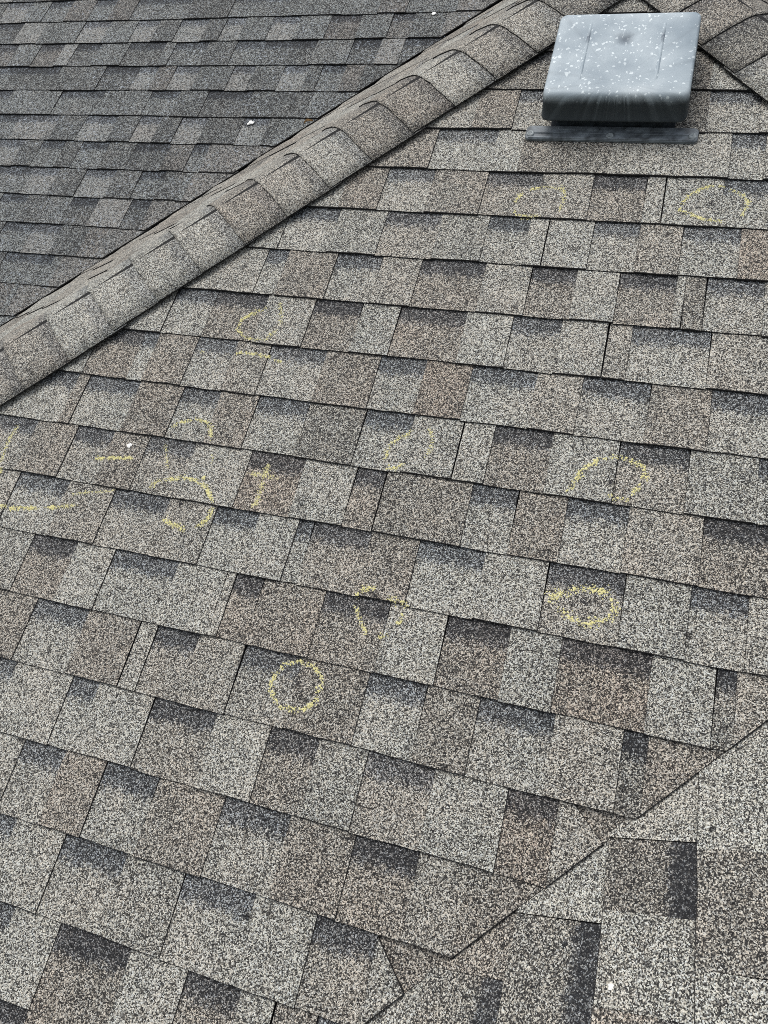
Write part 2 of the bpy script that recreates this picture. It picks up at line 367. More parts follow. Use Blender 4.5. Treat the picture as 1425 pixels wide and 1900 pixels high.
L_TABS = {1: [[-3.292, 'T', 'd'], [-3.028, 'G', 't'], [-2.889, 'T', 'l'], [-2.781, 'G', 'l'], [-2.659, 'T', 'b'], [-2.532, 'G', 'l'], [-2.423, 'T', 'b'], [-2.308, 'G', 'l'], [-2.031, 'T', 'd'], [-1.824, 'G', 'l'], [-1.527, 'T', 'l'], [-1.309, 'G', 'g'], [-1.156, 'T', 'b'], [-1.037, 'G', 'l'], [-0.831, 'T', 'w']],
  2: [[-3.223, 'T', 'l'], [-3.063, 'G', 'd'], [-2.868, 'T', 't'], [-2.739, 'T', 'l'], [-2.635, 'T', 'l'], [-2.532, 'G', 't'], [-2.396, 'T', 'l'], [-2.255, 'G', 't'], [-2.145, 'T', 'd'], [-2.037, 'G', 't'], [-1.905, 'T', 'd'], [-1.821, 'G', 't'], [-1.731, 'T', 'l'], [-1.602, 'G', 't'], [-1.482, 'T', 'l'], [-1.345, 'G', 'b'], [-1.212, 'T', 'l'], [-1.082, 'G', 'b'], [-0.991, 'T', 'd'], [-0.866, 'T', 'w']],
  3: [[-3.126, 'T', 'l'], [-2.971, 'G', 'b'], [-2.826, 'T', 'l'], [-2.7, 'G', 'b'], [-2.576, 'T', 't'], [-2.508, 'G', 'd'], [-2.384, 'T', 'l'], [-2.239, 'G', 'd'], [-2.058, 'T', 'g'], [-2.011, 'G', 'l'], [-1.856, 'T', 'd'], [-1.723, 'G', 'l'], [-1.594, 'G', 'd'], [-1.367, 'T', 'l'], [-1.21, 'G', 'd'], [-1.094, 'T', 't'], [-0.999, 'G', 'd']],
  4: [[-3.041, 'T', 'd'], [-2.905, 'G', 'l'], [-2.779, 'G', 'd'], [-2.527, 'T', 'd'], [-2.299, 'G', 'd'], [-2.131, 'G', 't'], [-2.04, 'T', 'b'], [-1.956, 'G', 't'], [-1.842, 'T', 'd'], [-1.687, 'G', 't'], [-1.596, 'T', 'd'], [-1.586, 'T', 'd'], [-1.464, 'G', 't'], [-1.357, 'T', 'd'], [-1.301, 'G', 'l'], [-1.203, 'T', 'b'], [-1.125, 'T', 'd']],
  5: [[-2.958, 'T', 'd'], [-2.87, 'G', 'l'], [-2.717, 'T', 'l'], [-2.458, 'G', 'l'], [-2.242, 'T', 'l'], [-2.015, 'G', 'l'], [-1.883, 'T', 'd'], [-1.753, 'G', 'd'], [-1.556, 'T', 'd'], [-1.415, 'T', 'd'], [-1.298, 'T', 'g'], [-1.256, 'T', 'd']],
  6: [[-2.874, 'T', 'd'], [-2.745, 'G', 'l'], [-2.605, 'G', 't'], [-2.401, 'T', 'd'], [-2.271, 'G', 't'], [-2.12, 'T', 'd'], [-2.012, 'G', 't'], [-1.913, 'T', 'd'], [-1.821, 'G', 't'], [-1.707, 'T', 'd'], [-1.547, 'G', 't'], [-1.436, 'T', 'd'], [-1.393, 'T', 'g']],
  7: [[-2.757, 'T', 'l'], [-2.653, 'G', 't'], [-2.517, 'T', 'd'], [-2.423, 'G', 'l'], [-2.308, 'T', 'd'], [-2.228, 'G', 'l'], [-2.096, 'T', 'd'], [-1.972, 'G', 'd'], [-1.816, 'T', 'b'], [-1.713, 'G', 'l'], [-1.645, 'T', 'w']],
  8: [[-2.679, 'T', 'd'], [-2.589, 'G', 'l'], [-2.397, 'G', 't'], [-2.269, 'T', 'd'], [-2.144, 'G', 't'], [-2.006, 'T', 'd'], [-1.889, 'G', 'l'], [-1.783, 'T', 'd'], [-1.693, 'T', 'g'], [-1.663, 'T', 'w']],
  9: [[-2.598, 'T', 'l'], [-2.479, 'G', 'l'], [-2.353, 'T', 'd'], [-2.247, 'T', 'l'], [-2.144, 'G', 'd'], [-2.023, 'T', 't'], [-1.876, 'G', 'd'], [-1.789, 'T', 'w']],
  10: [[-2.491, 'T', 'd'], [-2.397, 'G', 'l'], [-2.257, 'G', 't'], [-2.126, 'T', 'd'], [-2.003, 'T', 'b'], [-1.92, 'T', 'w']],
  11: [[-2.452, 'T', 'd'], [-2.319, 'G', 'l'], [-2.095, 'T', 'g'], [-2.063, 'T', 'w']],
  12: [[-2.389, 'T', 'd'], [-2.289, 'T', 'b'], [-2.21, 'T', 'g'], [-2.186, 'T', 'w']]}
CHALK = [('square', [[[-0.318, -0.237], [-0.313, -0.221], [-0.307, -0.208]],
  [[-0.291, -0.194], [-0.258, -0.188], [-0.216, -0.19]],
  [[-0.218, -0.179], [-0.205, -0.205], [-0.204, -0.236], [-0.209, -0.262]],
  [[-0.317, -0.268], [-0.3, -0.283], [-0.253, -0.283]]]), ('ring_tr', [[[0.154, -0.165], [0.132, -0.163], [0.102, -0.177], [0.078, -0.199], [0.068, -0.224], [0.064, -0.242], [0.088, -0.255], [0.116, -0.268], [0.159, -0.271]],
  [[0.167, -0.17], [0.196, -0.187], [0.21, -0.21], [0.197, -0.251]]]), ('loop', [[[-0.84, -0.592], [-0.822, -0.628], [-0.818, -0.669], [-0.834, -0.694]],
  [[-0.863, -0.606], [-0.895, -0.624], [-0.924, -0.651], [-0.927, -0.681], [-0.904, -0.701], [-0.871, -0.709], [-0.831, -0.702]]]), ('dash_up', [[[-1.004, -0.756], [-0.993, -0.755]],
  [[-0.906, -0.747], [-0.854, -0.747], [-0.816, -0.75]],
  [[-0.803, -0.756], [-0.784, -0.759]]]), ('arch_l', [[[-0.998, -0.975], [-0.988, -0.954], [-0.947, -0.941], [-0.913, -0.944], [-0.9, -0.959], [-0.885, -0.992]],
  [[-1.001, -1.016], [-0.987, -1.044], [-0.972, -1.074]],
  [[-0.872, -1.027], [-0.867, -1.048]],
  [[-0.872, -1.076], [-0.874, -1.09]]]), ('dash_mid', [[[-1.166, -1.079], [-1.119, -1.071], [-1.071, -1.065]]]), ('ring_big', [[[-0.995, -1.139], [-0.989, -1.115], [-0.961, -1.102], [-0.925, -1.094], [-0.89, -1.094], [-0.861, -1.105], [-0.846, -1.119], [-0.832, -1.138]],
  [[-0.936, -1.198], [-0.906, -1.207], [-0.874, -1.214]],
  [[-0.828, -1.156], [-0.828, -1.179], [-0.846, -1.199]]]), ('stroke_l', [[[-1.422, -1.028], [-1.428, -1.058], [-1.424, -1.1], [-1.418, -1.131]],
  [[-1.409, -1.145], [-1.405, -1.171], [-1.398, -1.195]]]), ('dash_long', [[[-1.337, -1.24], [-1.297, -1.231], [-1.259, -1.227]],
  [[-1.24, -1.221], [-1.204, -1.213], [-1.164, -1.202]],
  [[-1.381, -1.24], [-1.35, -1.239]]]), ('dash_short', [[[-1.188, -1.177], [-1.155, -1.168], [-1.119, -1.16], [-1.082, -1.151]]]), ('cross', [[[-0.766, -1.055], [-0.735, -1.055], [-0.697, -1.057]],
  [[-0.73, -1.028], [-0.73, -1.057], [-0.728, -1.094], [-0.727, -1.117], [-0.732, -1.135]]]), ('arch_c', [[[-0.465, -0.971], [-0.467, -0.945], [-0.455, -0.925], [-0.422, -0.898]],
  [[-0.387, -0.886], [-0.374, -0.913], [-0.372, -0.94], [-0.381, -0.958]],
  [[-0.46, -0.998], [-0.44, -0.992], [-0.421, -0.98]]]), ('ring_r', [[[-0.054, -0.96], [-0.052, -0.934], [-0.022, -0.906], [0.018, -0.894], [0.043, -0.9], [0.067, -0.909], [0.074, -0.937]],
  [[-0.056, -0.942], [-0.065, -0.972], [-0.074, -0.991]],
  [[0.009, -0.984], [0.027, -0.989], [0.045, -0.986]],
  [[0.052, -0.971], [0.065, -0.948], [0.071, -0.928]]]), ('ring_br', [[[-0.057, -1.217], [-0.072, -1.211], [-0.041, -1.197], [-0.011, -1.184], [0.027, -1.183], [0.045, -1.197], [0.052, -1.215], [0.04, -1.237], [0.001, -1.257], [-0.033, -1.246], [-0.051, -1.227]]]), ('heart', [[[-0.449, -1.287], [-0.437, -1.27], [-0.414, -1.263]],
  [[-0.382, -1.277], [-0.36, -1.283], [-0.341, -1.284]],
  [[-0.445, -1.306], [-0.43, -1.331], [-0.408, -1.356]],
  [[-0.38, -1.359], [-0.365, -1.349]],
  [[-0.352, -1.329], [-0.345, -1.31], [-0.345, -1.299]]]), ('ring_low', [[[-0.571, -1.478], [-0.559, -1.452], [-0.529, -1.439], [-0.494, -1.443], [-0.473, -1.46], [-0.469, -1.481], [-0.473, -1.51], [-0.491, -1.525], [-0.512, -1.534], [-0.538, -1.533], [-0.559, -1.521], [-0.572, -1.504], [-0.571, -1.478]]])]
BRUISES = [[-0.518, -1.48, 0.016], [0.13, -0.221, 0.013], [-0.225, -0.229, 0.01], [-0.869, -0.658, 0.01], [-0.409, -0.956, 0.012], [0.005, -0.955, 0.012], [-0.006, -1.212, 0.013], [-0.39, -1.313, 0.014], [-0.672, -1.327, 0.012], [-0.907, -1.155, 0.01], [-0.914, -1.004, 0.01]]

# ------------------------------------------------------------------ the roof planes
H_A = -0.822           # left hip, x where it starts at height 0
H_E = 0.543            # right hip
V_0 = 1.5554           # valley at the lower right
L_OFF = -0.5037
fM = Face((0, 0, 0), (1, 0, 0), (0, c, s), (0, -s, c), 0.0)
fL = Face((0, -s * L_OFF, c * L_OFF), (1, 0, 0), (0, c, s), (0, -s, c), 1.3258)
fW = Face((H_A, 0, 0), (0, -1, 0), (c, 0, s), (-s, 0, c), 0.05)
fV = Face((V_0 + 0.0045 * s, 0, -0.0045 * c), (0, -1, 0), (c, 0, s), (-s, 0, c), -1.4745)
fE = Face((H_E, 0, 0), (0, 1, 0), (-c, 0, s), (s, 0, c), 0.02)
zM = lambda p: tp * p.y
zW = lambda p: tp * (p.x - H_A)
zE = lambda p: tp * (H_E - p.x)
zV = lambda p: tp * (p.x - V_0)
zL = lambda p: tp * p.y + L_OFF / c
fM.clips = [fM.cond(lambda p: zW(p) - zM(p)), fM.cond(lambda p: zE(p) - zM(p)), fM.cond(lambda p: zM(p) - zV(p))]
fL.clips = [fL.cond(lambda p: zL(p) - zW(p) - 0.004)]
fW.clips = [fW.cond(lambda p: zM(p) - zW(p)), fW.cond(lambda p: zE(p) - zW(p)), fW.cond(lambda p: zW(p) - zL(p) + 0.022)]
fE.clips = [fE.cond(lambda p: zM(p) - zE(p)), fE.cond(lambda p: zW(p) - zE(p)), fE.cond(lambda p: zE(p) - zV(p)), fE.cond(lambda p: zE(p) - zL(p))]
fV.clips = [fV.cond(lambda p: zV(p) - zM(p) + 0.06)]

house = bpy.data.objects.new('house', None)
COL.objects.link(house)
house.location = (0, 0, 0)
tag(house, 'house roof of weathered grey and brown asphalt shingles with hips and a valley', 'house')

def deck(face, poly, label):
    """the boarded, felted plane under the shingles: 12 mm thick sheet"""
    for h in face.clips:
        poly = clip(poly, (h[0], h[1], h[2] + 0.0))
    V = [(a, b, -0.016) for a, b in poly] + [(a, b, -0.030) for a, b in poly]
    n = len(poly)
    F = [tuple(range(n)), tuple(reversed(range(n, 2 * n)))] + [((i + 1) % n, i, n + i, n + (i + 1) % n) for i in range(n)]
    me = bpy.data.meshes.new('roof_face'); me.from_pydata(V, [], F); me.materials.append(FELT)
    o = link('roof_face', me, house)
    o.matrix_world = face.m
    o['label'] = label
    return o

def tabs_of(face, k, lst, parent, grain, rng, a_end, shift, min_area=0.00035, extra=None, lift=0.0016, fray=0.0):
    """lay one course of listed tabs, each shingle tab an object of its own"""
    b0, b1 = face.butt(k), face.butt(k - 1) + 0.016
    for i, (a0, ty, ch) in enumerate(lst):
        a1 = lst[i + 1][0] if i + 1 < len(lst) else a_end
        nxt = lst[i + 1][1] if i + 1 < len(lst) else 'T'
        prv = lst[i - 1][1] if i else 'T'
        gap = ty == 'G'
        g0 = 0.0010 if ty == 'J' else 0.00005
        g1 = 0.0008 if nxt == 'J' else 0.00005
        # the tooth's cut side is bare; tabs of one layer only change colour
        wl = 0.0007 if ty == 'J' else (0.0003 if (not gap and prv == 'G') else 0.0)
        wr = 0.0006 if nxt == 'J' else (0.0009 if (not gap and nxt == 'G') else 0.0)
        poly = tab_poly(a0 + g0, a1 - g1, b0, b1, rng, lift=lift)
        hs = [(h[0], h[1], h[2] - rng.uniform(0, fray)) for h in face.clips]
        if extra and (k, i) in extra:
            hs += extra[(k, i)]
        for h in hs:
            poly = clip(poly, h)
            if len(poly) < 3:
                break
        if len(poly) < 3 or area(poly) < min_area:
            continue
        ca = sum(p[0] for p in poly) / len(poly)
        B = bufs()
        off = rng.uniform(-0.0004, 0.0006) + (0.0 if gap else 0.0020)
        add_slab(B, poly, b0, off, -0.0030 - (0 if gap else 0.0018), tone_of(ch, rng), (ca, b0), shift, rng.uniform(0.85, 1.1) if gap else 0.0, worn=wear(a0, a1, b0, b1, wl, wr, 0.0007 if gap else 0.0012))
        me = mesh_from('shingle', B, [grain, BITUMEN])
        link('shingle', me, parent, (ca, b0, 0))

def field_of(face, rows, parent, grain, rng, shift, tones, name='shingle_field'):
    """shingles past the frame's edge, joined into one part; rows = (course, from, to)"""
    B = bufs()
    for k, a_lo, a_hi in rows:
        b0, b1 = face.butt(k), face.butt(k - 1) + 0.016
        a = a_lo; gap = rng.random() < 0.5
        while a < a_hi:
            wdt = rng.uniform(0.09, 0.19); a1 = min(a + wdt, a_hi)
            poly = tab_poly(a + 0.0002, a1 - 0.0002, b0, b1, rng)
            for h in face.clips:
                poly = clip(poly, h)
                if len(poly) < 3:
                    break
            if len(poly) >= 3 and area(poly) > 0.0003:
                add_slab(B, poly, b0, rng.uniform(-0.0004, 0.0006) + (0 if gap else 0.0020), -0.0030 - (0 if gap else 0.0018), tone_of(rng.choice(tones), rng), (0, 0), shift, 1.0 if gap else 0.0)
            a = a1; gap = not gap
    if not B[0]:
        return None
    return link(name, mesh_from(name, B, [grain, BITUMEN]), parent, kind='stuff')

# --- front slope (the one with the vent)
dM = deck(fM, [(-4.2, -3.3), (2.0, -3.3), (2.0, 1.0), (-4.2, 1.0)], 'front hip slope carrying the vent and the yellow chalk marks')
rng = random.Random(5)
def dog(u0, v0, u1, v1):
    """half plane left of the slanting cut from (u0,v0) down to (u1,v1)"""
    du, dv = u1 - u0, v1 - v0
    return (dv, -du, -(dv * u0 - du * v0))
extra = {(12, 12): [dog(0.03, -1.571, 0.088, -1.624)], (12, 11): [dog(0.03, -1.571, 0.088, -1.624)],
         (14, 8): [dog(-0.254, -1.860, -0.195, -1.924)]}
for k, lst in M_TABS.items():
    if k == 0:                                # the throat of the vent interrupts this course
        lst = [t for t in lst]
        vent_l, vent_r = -0.268, 0.018
        left = [t for t in lst if t[0] < vent_l]
        rightl = [[vent_r, lst[3][1], lst[3][2]]] + [t for t in lst if t[0] > vent_r + 0.01]
        tabs_of(fM, k, left, dM, GRAIN, rng, vent_l, (0, 0))
        tabs_of(fM, k, rightl, dM, GRAIN, rng, rightl[-1][0] + 0.35, (0, 0))
    elif k == -1:
        left = [t for t in lst if t[0] < -0.255]
        rightl = [[0.0, 'T', 'd']] + [t for t in lst if t[0] > 0.01]
        tabs_of(fM, k, left[:2], dM, GRAIN, rng, -0.262, (0, 0))
        tabs_of(fM, k, rightl, dM, GRAIN, rng, rightl[-1][0] + 0.3, (0, 0))
    else:
        tabs_of(fM, k, lst, dM, GRAIN, rng, lst[-1][0] + 0.16, (0, 0), extra=extra)
for k in (-2, -3, -4, -5):
    tabs_of(fM, k, [[-0.62, 'T', 'b'], [-0.40, 'G', 'd'], [-0.25, 'T', 'd'], [-0.09, 'G', 'd'], [0.03, 'T', 'd'], [0.2, 'G', 'b']], dM, GRAIN, rng, 0.4, (0, 0))
# pieces woven across the valley, seen where the corner of a shingle was clipped
for (k, u0, u1) in ((12, -0.02, 0.30), (14, -0.30, 0.02)):
    poly = [(u0, fM.butt(k) + 0.004), (u1, fM.butt(k) + 0.004), (u1, fM.butt(k - 1) + 0.012), (u0, fM.butt(k - 1) + 0.012)]
    for h in fM.clips:
        poly = clip(poly, h)
    if len(poly) >= 3:
        B = bufs(); ca = sum(p[0] for p in poly) / len(poly)
        add_slab(B, poly, fM.butt(k), -0.0042, -0.003, tone_of('b', rng), (ca, fM.butt(k)))
        link('shingle', mesh_from('shingle', B, [GRAIN, BITUMEN]), dM, (ca, fM.butt(k), 0))
rows = []
for k, lst in M_TABS.items():
    if k >= 1:
        rows.append((k, lst[-1][0] + 0.16, lst[-1][0] + 1.2))
        if k >= 9:
            rows.append((k, lst[0][0] - 1.3, lst[0][0]))
for k in range(17, 23):
    rows.append((k, -3.2, 1.0))
field_of(fM, rows, dM, GRAIN, random.Random(31), (0, 0), 'llgtbb')

# --- lower roof plane on the left, same slope, half a metre lower
dL = deck(fL, [(-7.0, -1.7), (1.0, -1.7), (1.0, 3.2), (-7.0, 3.2)], 'lower roof slope beyond the hip, darker and bluer shingles')
rng = random.Random(8)
for k, lst in L_TABS.items():
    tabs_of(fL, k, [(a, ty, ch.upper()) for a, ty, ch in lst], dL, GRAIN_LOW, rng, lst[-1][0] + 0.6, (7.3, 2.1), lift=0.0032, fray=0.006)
rows = [(k, -5.5, lst[0][0]) for k, lst in L_TABS.items()]
rows += [(k, -5.5, 1.0) for k in range(-10, 1)] + [(k, -5.5, -1.5) for k in range(13, 20)]
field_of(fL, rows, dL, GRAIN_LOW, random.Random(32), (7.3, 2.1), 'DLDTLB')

# --- side slope between the hip and the lower roof, seen edge-on over the caps
dW = deck(fW, [(-4.0, -3.0), (4.0, -3.0), (4.0, 1.0), (-4.0, 1.0)], 'narrow side slope falling from the left hip into the valley')
rng = random.Random(9)
for k in range(-6, 21):
    B = bufs()
    b0, b1 = fW.butt(k), fW.butt(k - 1) + 0.016
    a = -4.0 + rng.uniform(0, 0.1); gap = False
    while a < 4.0:
        a1 = a + rng.uniform(0.1, 0.2)
        poly = tab_poly(a + 0.0002, a1 - 0.0002, b0, b1, rng)
        for h in fW.clips:
            poly = clip(poly, h)
            if len(poly) < 3:
                break
        if len(poly) >= 3 and area(poly) > 0.0003:
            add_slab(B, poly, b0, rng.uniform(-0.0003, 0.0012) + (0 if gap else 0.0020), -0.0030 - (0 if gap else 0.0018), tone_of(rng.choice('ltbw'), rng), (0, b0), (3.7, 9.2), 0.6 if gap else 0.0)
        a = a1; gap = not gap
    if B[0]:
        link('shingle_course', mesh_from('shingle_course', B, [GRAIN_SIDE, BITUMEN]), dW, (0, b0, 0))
def valley_point(v):                                          # edge of the lower roof in the valley, in its own axes
    h = fL.clips[0]
    return (-(h[1] * v + h[2]) / h[0], v)

# --- slope at the lower right, its courses run towards the camera
dV = deck(fV, [(0.45, -3.0), (4.0, -3.0), (4.0, 0.6), (0.45, 0.6)], 'right hand slope rising out of the valley at the lower right')
rng = random.Random(10)
V_PIECES = [  # (course, y from, y to, type, colour); a = -y
    (-2, -1.20, -1.52, 'T', 'g'), (-2, -1.52, -1.86, 'T', 'g'),
    (-1, -1.0, -1.28, 'T', 'g'), (-1, -1.28, -1.56, 'T', 'g'), (-1, -1.56, -1.90, 'T', 'g'),
    (0, -1.20, -1.463, 'T', 'g'), (0, -1.463, -1.642, 'T', 'd'), (0, -1.642, -1.90, 'T', 'g'),
    (1, -1.20, -1.453, 'T', 'g'), (1, -1.453, -1.573, 'G', 'k'), (1, -1.573, -1.711, 'T', 'g'), (1, -1.711, -1.95, 'G', 'b'),
    (2, -1.20, -1.593, 'T', 'g'), (2, -1.593, -1.760, 'G', 'd'), (2, -1.760, -2.0, 'T', 't'),
    (3, -1.20, -1.695, 'T', 'b'), (3, -1.695, -1.85, 'G', 'd'), (3, -1.85, -2.1, 'T', 'g'),
    (4, -1.40, -1.80, 'T', 'g'), (4, -1.80, -2.0, 'G', 't'), (4, -2.0, -2.25, 'T', 'b'),
    (5, -1.50, -1.92, 'T', 'b'), (5, -1.92, -2.2, 'G', 'g'),
]
TONE['k'] = (0.425, 0.45)
for k, y0, y1, ty, ch in V_PIECES:
    tabs_of(fV, k, [[-y0, ty, ch]], dV, GRAIN, rng, -y1, (15.1, 4.4))
rows = []
for k in range(-8, 12):
    own = [(-p[2]) for p in V_PIECES if p[0] == k]
    rows.append((k, max(own) if own else 0.49, 3.6))
    if own:
        rows.append((k, 0.49, min(-p[1] for p in V_PIECES if p[0] == k)))
field_of(fV, rows, dV, GRAIN, random.Random(33), (15.1, 4.4), 'lgtdb')

fV.clips = [fV.cond(lambda p: zV(p) - zE(p)), fV.cond(lambda p: zV(p) - zL(p))]
field_of(fV, [(k, -2.0, 0.49) for k in range(-8, 4)], dV, GRAIN, random.Random(35), (19.1, 4.4), 'lgtdb')
# --- slope beyond the right hip
dE = deck(fE, [(-3.0, -3.0), (4.0, -3.0), (4.0, 1.2), (-3.0, 1.2)], 'slope falling away beyond the right hip')
field_of(fE, [(k, -3.0, 3.5) for k in range(-7, 12)], dE, GRAIN, random.Random(34), (23.0, 1.4), 'ltdb')

# ------------------------------------------------------------------ hip and ridge caps
def cap_mesh(axis, fa, fb, length, half, tone, rng, uvo):
    """one bent cap shingle: axis up the hip, fa / fb unit vectors down the two flanks.
    Origin on the hip line at the cap's low end."""
    up = -(fa + fb).normalized()
    na = axis.cross(fa); na = na if na.dot(up) > 0 else -na
    nb = axis.cross(fb); nb = nb if nb.dot(up) > 0 else -nb
    ds = [-half, -half * 0.72, -half * 0.45, -0.052, -0.036, -0.018, 0.0, 0.018, 0.036, 0.052, half * 0.45, half * 0.72, half]
    prof = []
    for d in ds:
        if abs(d) >= 0.052:
            f, n = (fa, na) if d > 0 else (fb, nb)
            prof.append((f * abs(d), n, d))
        else:
            k = (d + 0.052) / 0.104
            p = (fb * 0.052) * (1 - k) ** 2 + (fa * 0.052) * k ** 2
            prof.append((p, (nb * (1 - k) + na * k).normalized(), d))
    ls = [0.0, 0.012, length * 0.35, length * 0.7, length]
    th = 0.0024
    V, F, MI, UV, TU, CO = bufs()
    wob = [rng.uniform(-0.0015, 0.0015) for _ in prof]
    eA, eB = rng.uniform(-0.004, 0.004), rng.uniform(-0.004, 0.004)
    for side in (0, 1):
        for l in ls:
            for q, (p, n, d) in enumerate(prof):
                hgt = 0.0168 - 0.0040 * l / length + (0.0012 if side == 0 else 0)
                if abs(d) > half * 0.9:
                    hgt -= 0.0035
                e = (eA if d > 0 else eB) if abs(d) > half * 0.9 else 0
                ff = (fa if d > 0 else fb) * e
                ll = l + (wob[q] if l == 0 else 0)
                V.append(tuple(p + ff + n * (hgt - (th if side else 0)) + axis * ll))
    nq, nl = len(prof), len(ls); off = nq * nl
    def face(idx, mat, uv, tu):
        F.append(idx); MI.append(mat); UV.append(uv); TU.append(tu); CO.append((tone[0], tone[1], 0.35))
    for i in range(nl - 1):
        for j in range(nq - 1):
            a = i * nq + j
            face((a, a + 1, a + nq + 1, a + nq), 0,
                 [(uvo[0] + ds[jj], uvo[1] + ls[ii]) for ii, jj in ((i, j), (i, j + 1), (i + 1, j + 1), (i + 1, j))],
                 [(ds[jj], ls[ii] / EXPO) for ii, jj in ((i, j), (i, j + 1), (i + 1, j + 1), (i + 1, j))])
            b = a + off
            face((b + nq, b + nq + 1, b + 1, b), 1, [(0, 0)] * 4, [(0, 0)] * 4)
    for j in range(nq - 1):
        face((j, off + j, off + j + 1, j + 1), 1, [(0, 0)] * 4, [(0, 0)] * 4)
        a = (nl - 1) * nq + j
        face((a + 1, off + a + 1, off + a, a), 1, [(0, 0)] * 4, [(0, 0)] * 4)
    for i in range(nl - 1):
        a = i * nq
        face((a + nq, off + a + nq, off + a, a), 1, [(0, 0)] * 4, [(0, 0)] * 4)
        a = i * nq + nq - 1
        face((a, off + a, off + a + nq, a + nq), 1, [(0, 0)] * 4, [(0, 0)] * 4)
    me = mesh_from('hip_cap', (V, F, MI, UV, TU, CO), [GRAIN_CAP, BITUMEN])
    n_top = (nl - 1) * (nq - 1)
    sm = [f_mat == 0 for f_mat in MI]
    me.polygons.foreach_set('use_smooth', sm)
    return me

def flank(face, axis_w, sign_dir):
    f = axis_w.cross(face.n).normalized()
    return f if f.dot(sign_dir) > 0 else -f

def cap_run(name, origin, axis, fa, fb, starts, length, half, tones, rng, label, uvo):
    board = bpy.data.meshes.new(name)            # nailing strip under the caps
    up = -(fa + fb).normalized()
    V, l0, l1 = [], starts[0], starts[-1] + length
    for l in (l0, l1):
        for p in (fb * 0.10 + up * 0.003, up * 0.010, fa * 0.10 + up * 0.003, fb * 0.10 - up * 0.006, -up * 0.004, fa * 0.10 - up * 0.006):
            V.append(tuple(p + axis * l))
    board.from_pydata(V, [], [(0, 1, 7, 6), (1, 2, 8, 7), (4, 3, 9, 10), (5, 4, 10, 11), (3, 0, 6, 9), (2, 5, 11, 8), (0, 3, 4, 1), (1, 4, 5, 2), (7, 10, 9, 6), (8, 11, 10, 7)])
    board.materials.append(FELT)
    root = link(name, board, house, tuple(origin + Vector((0, 0, Z0))))
    root['label'] = label
    for i, st in enumerate(starts):
        ch = tones[i % len(tones)]
        me = cap_mesh(axis, fa, fb, length, half, tone_of(ch, rng), rng, (uvo[0], uvo[1] + st))
        link('hip_cap', me, root, tuple(axis * st))
    return root

axL = (fM.a * c + fM.b).normalized()
faL = flank(fM, axL, Vector((1, -1, 0))); fbL = flank(fW, axL, Vector((-1, 1, 0)))
# hip station measured from v = 0: butts every 134 mm
k_l = -0.3097
o_l = Vector((H_A, 0, 0))
norm = math.hypot(c, 1)
base = H_A * c / norm                            # station of o_l along the axis
starts = [k_l - base + 0.1343 * i for i in range(-20, 11)]
apex_len = ((H_E + H_A) / 2 - H_A) / (c / norm)  # along the axis from o_l
starts = [x for x in starts if x < apex_len - 0.05]
tl = {}
seq = ['l'] * len(starts)
for i, x in enumerate(starts):
    j = round((x + base - k_l) / 0.1343)
    seq[i] = {0: 'l', 1: 't', 2: 't', 3: 'd', -1: 'b', -2: 'b', -3: 'l', -4: 't', -5: 'b', -6: 'l', -7: 'g', -8: 'l', -9: 'l', -10: 't'}.get(j, 'ltg'[j % 3])
cap_run('hip_ridge', o_l, axL, faL, fbL, starts, 0.170, 0.172, seq, random.Random(21), 'left hip line of bent cap shingles', (31.0, 0.0))
axR = (-fM.a * c + fM.b).normalized()
faR = flank(fM, axR, Vector((-1, -1, 0))); fbR = flank(fE, axR, Vector((1, 1, 0)))
o_r = Vector((H_E, 0, 0)); base_r = -H_E * c / norm
starts_r = [0.0389 - base_r + 0.1331 * i for i in range(-9, 8)]
starts_r = [x for x in starts_r if x < apex_len - 0.05]
cap_run('hip_ridge', o_r, axR, faR, fbR, starts_r, 0.170, 0.172, ['t', 'b', 'l', 'd', 'b', 't'], random.Random(22), 'right hip line of bent cap shingles', (37.0, 3.0))
apx = fM.w((H_E + H_A) / 2, ((H_E - H_A) / 2) / c)
cap_run('roof_ridge', apx, Vector((0, 1, 0)), Vector((c, 0, -s)), Vector((-c, 0, -s)), [-0.06 + 0.134 * i for i in range(9)], 0.17, 0.17, ['l', 't', 'b'], random.Random(23), 'ridge of cap shingles behind the hip peak', (43.0, 5.0))

# walls below, out of the picture
def box(name, x0, x1, y0, y1, z0, z1, mat, parent=None):
    V = [(x, y, z) for z in (z0, z1) for x, y in ((x0, y0), (x1, y0), (x1, y1), (x0, y1))]
    F = [(0, 3, 2, 1), (4, 5, 6, 7), (0, 1, 5, 4), (1, 2, 6, 5), (2, 3, 7, 6), (3, 0, 4, 7)]
    me = bpy.data.meshes.new(name); me.from_pydata(V, [], F); me.materials.append(mat)
    return link(name, me, parent)
WALL = plain('render_wall', (0.45, 0.42, 0.37), 0.9, 8, 0.15)
box('wall', -4.0, 2.6, -2.6, 2.4, -0.05, 3.30, WALL, house)
GRASS = plain('lawn', (0.055, 0.085, 0.03), 0.95, 3, 0.4)
gm = bpy.data.meshes.new('ground'); gm.from_pydata([(-2000, -2000, 0), (2000, -2000, 0), (2000, 2000, 0), (-2000, 2000, 0)], [], [(0, 1, 2, 3)]); gm.materials.append(GRASS)
link('ground', gm, None, kind='structure')

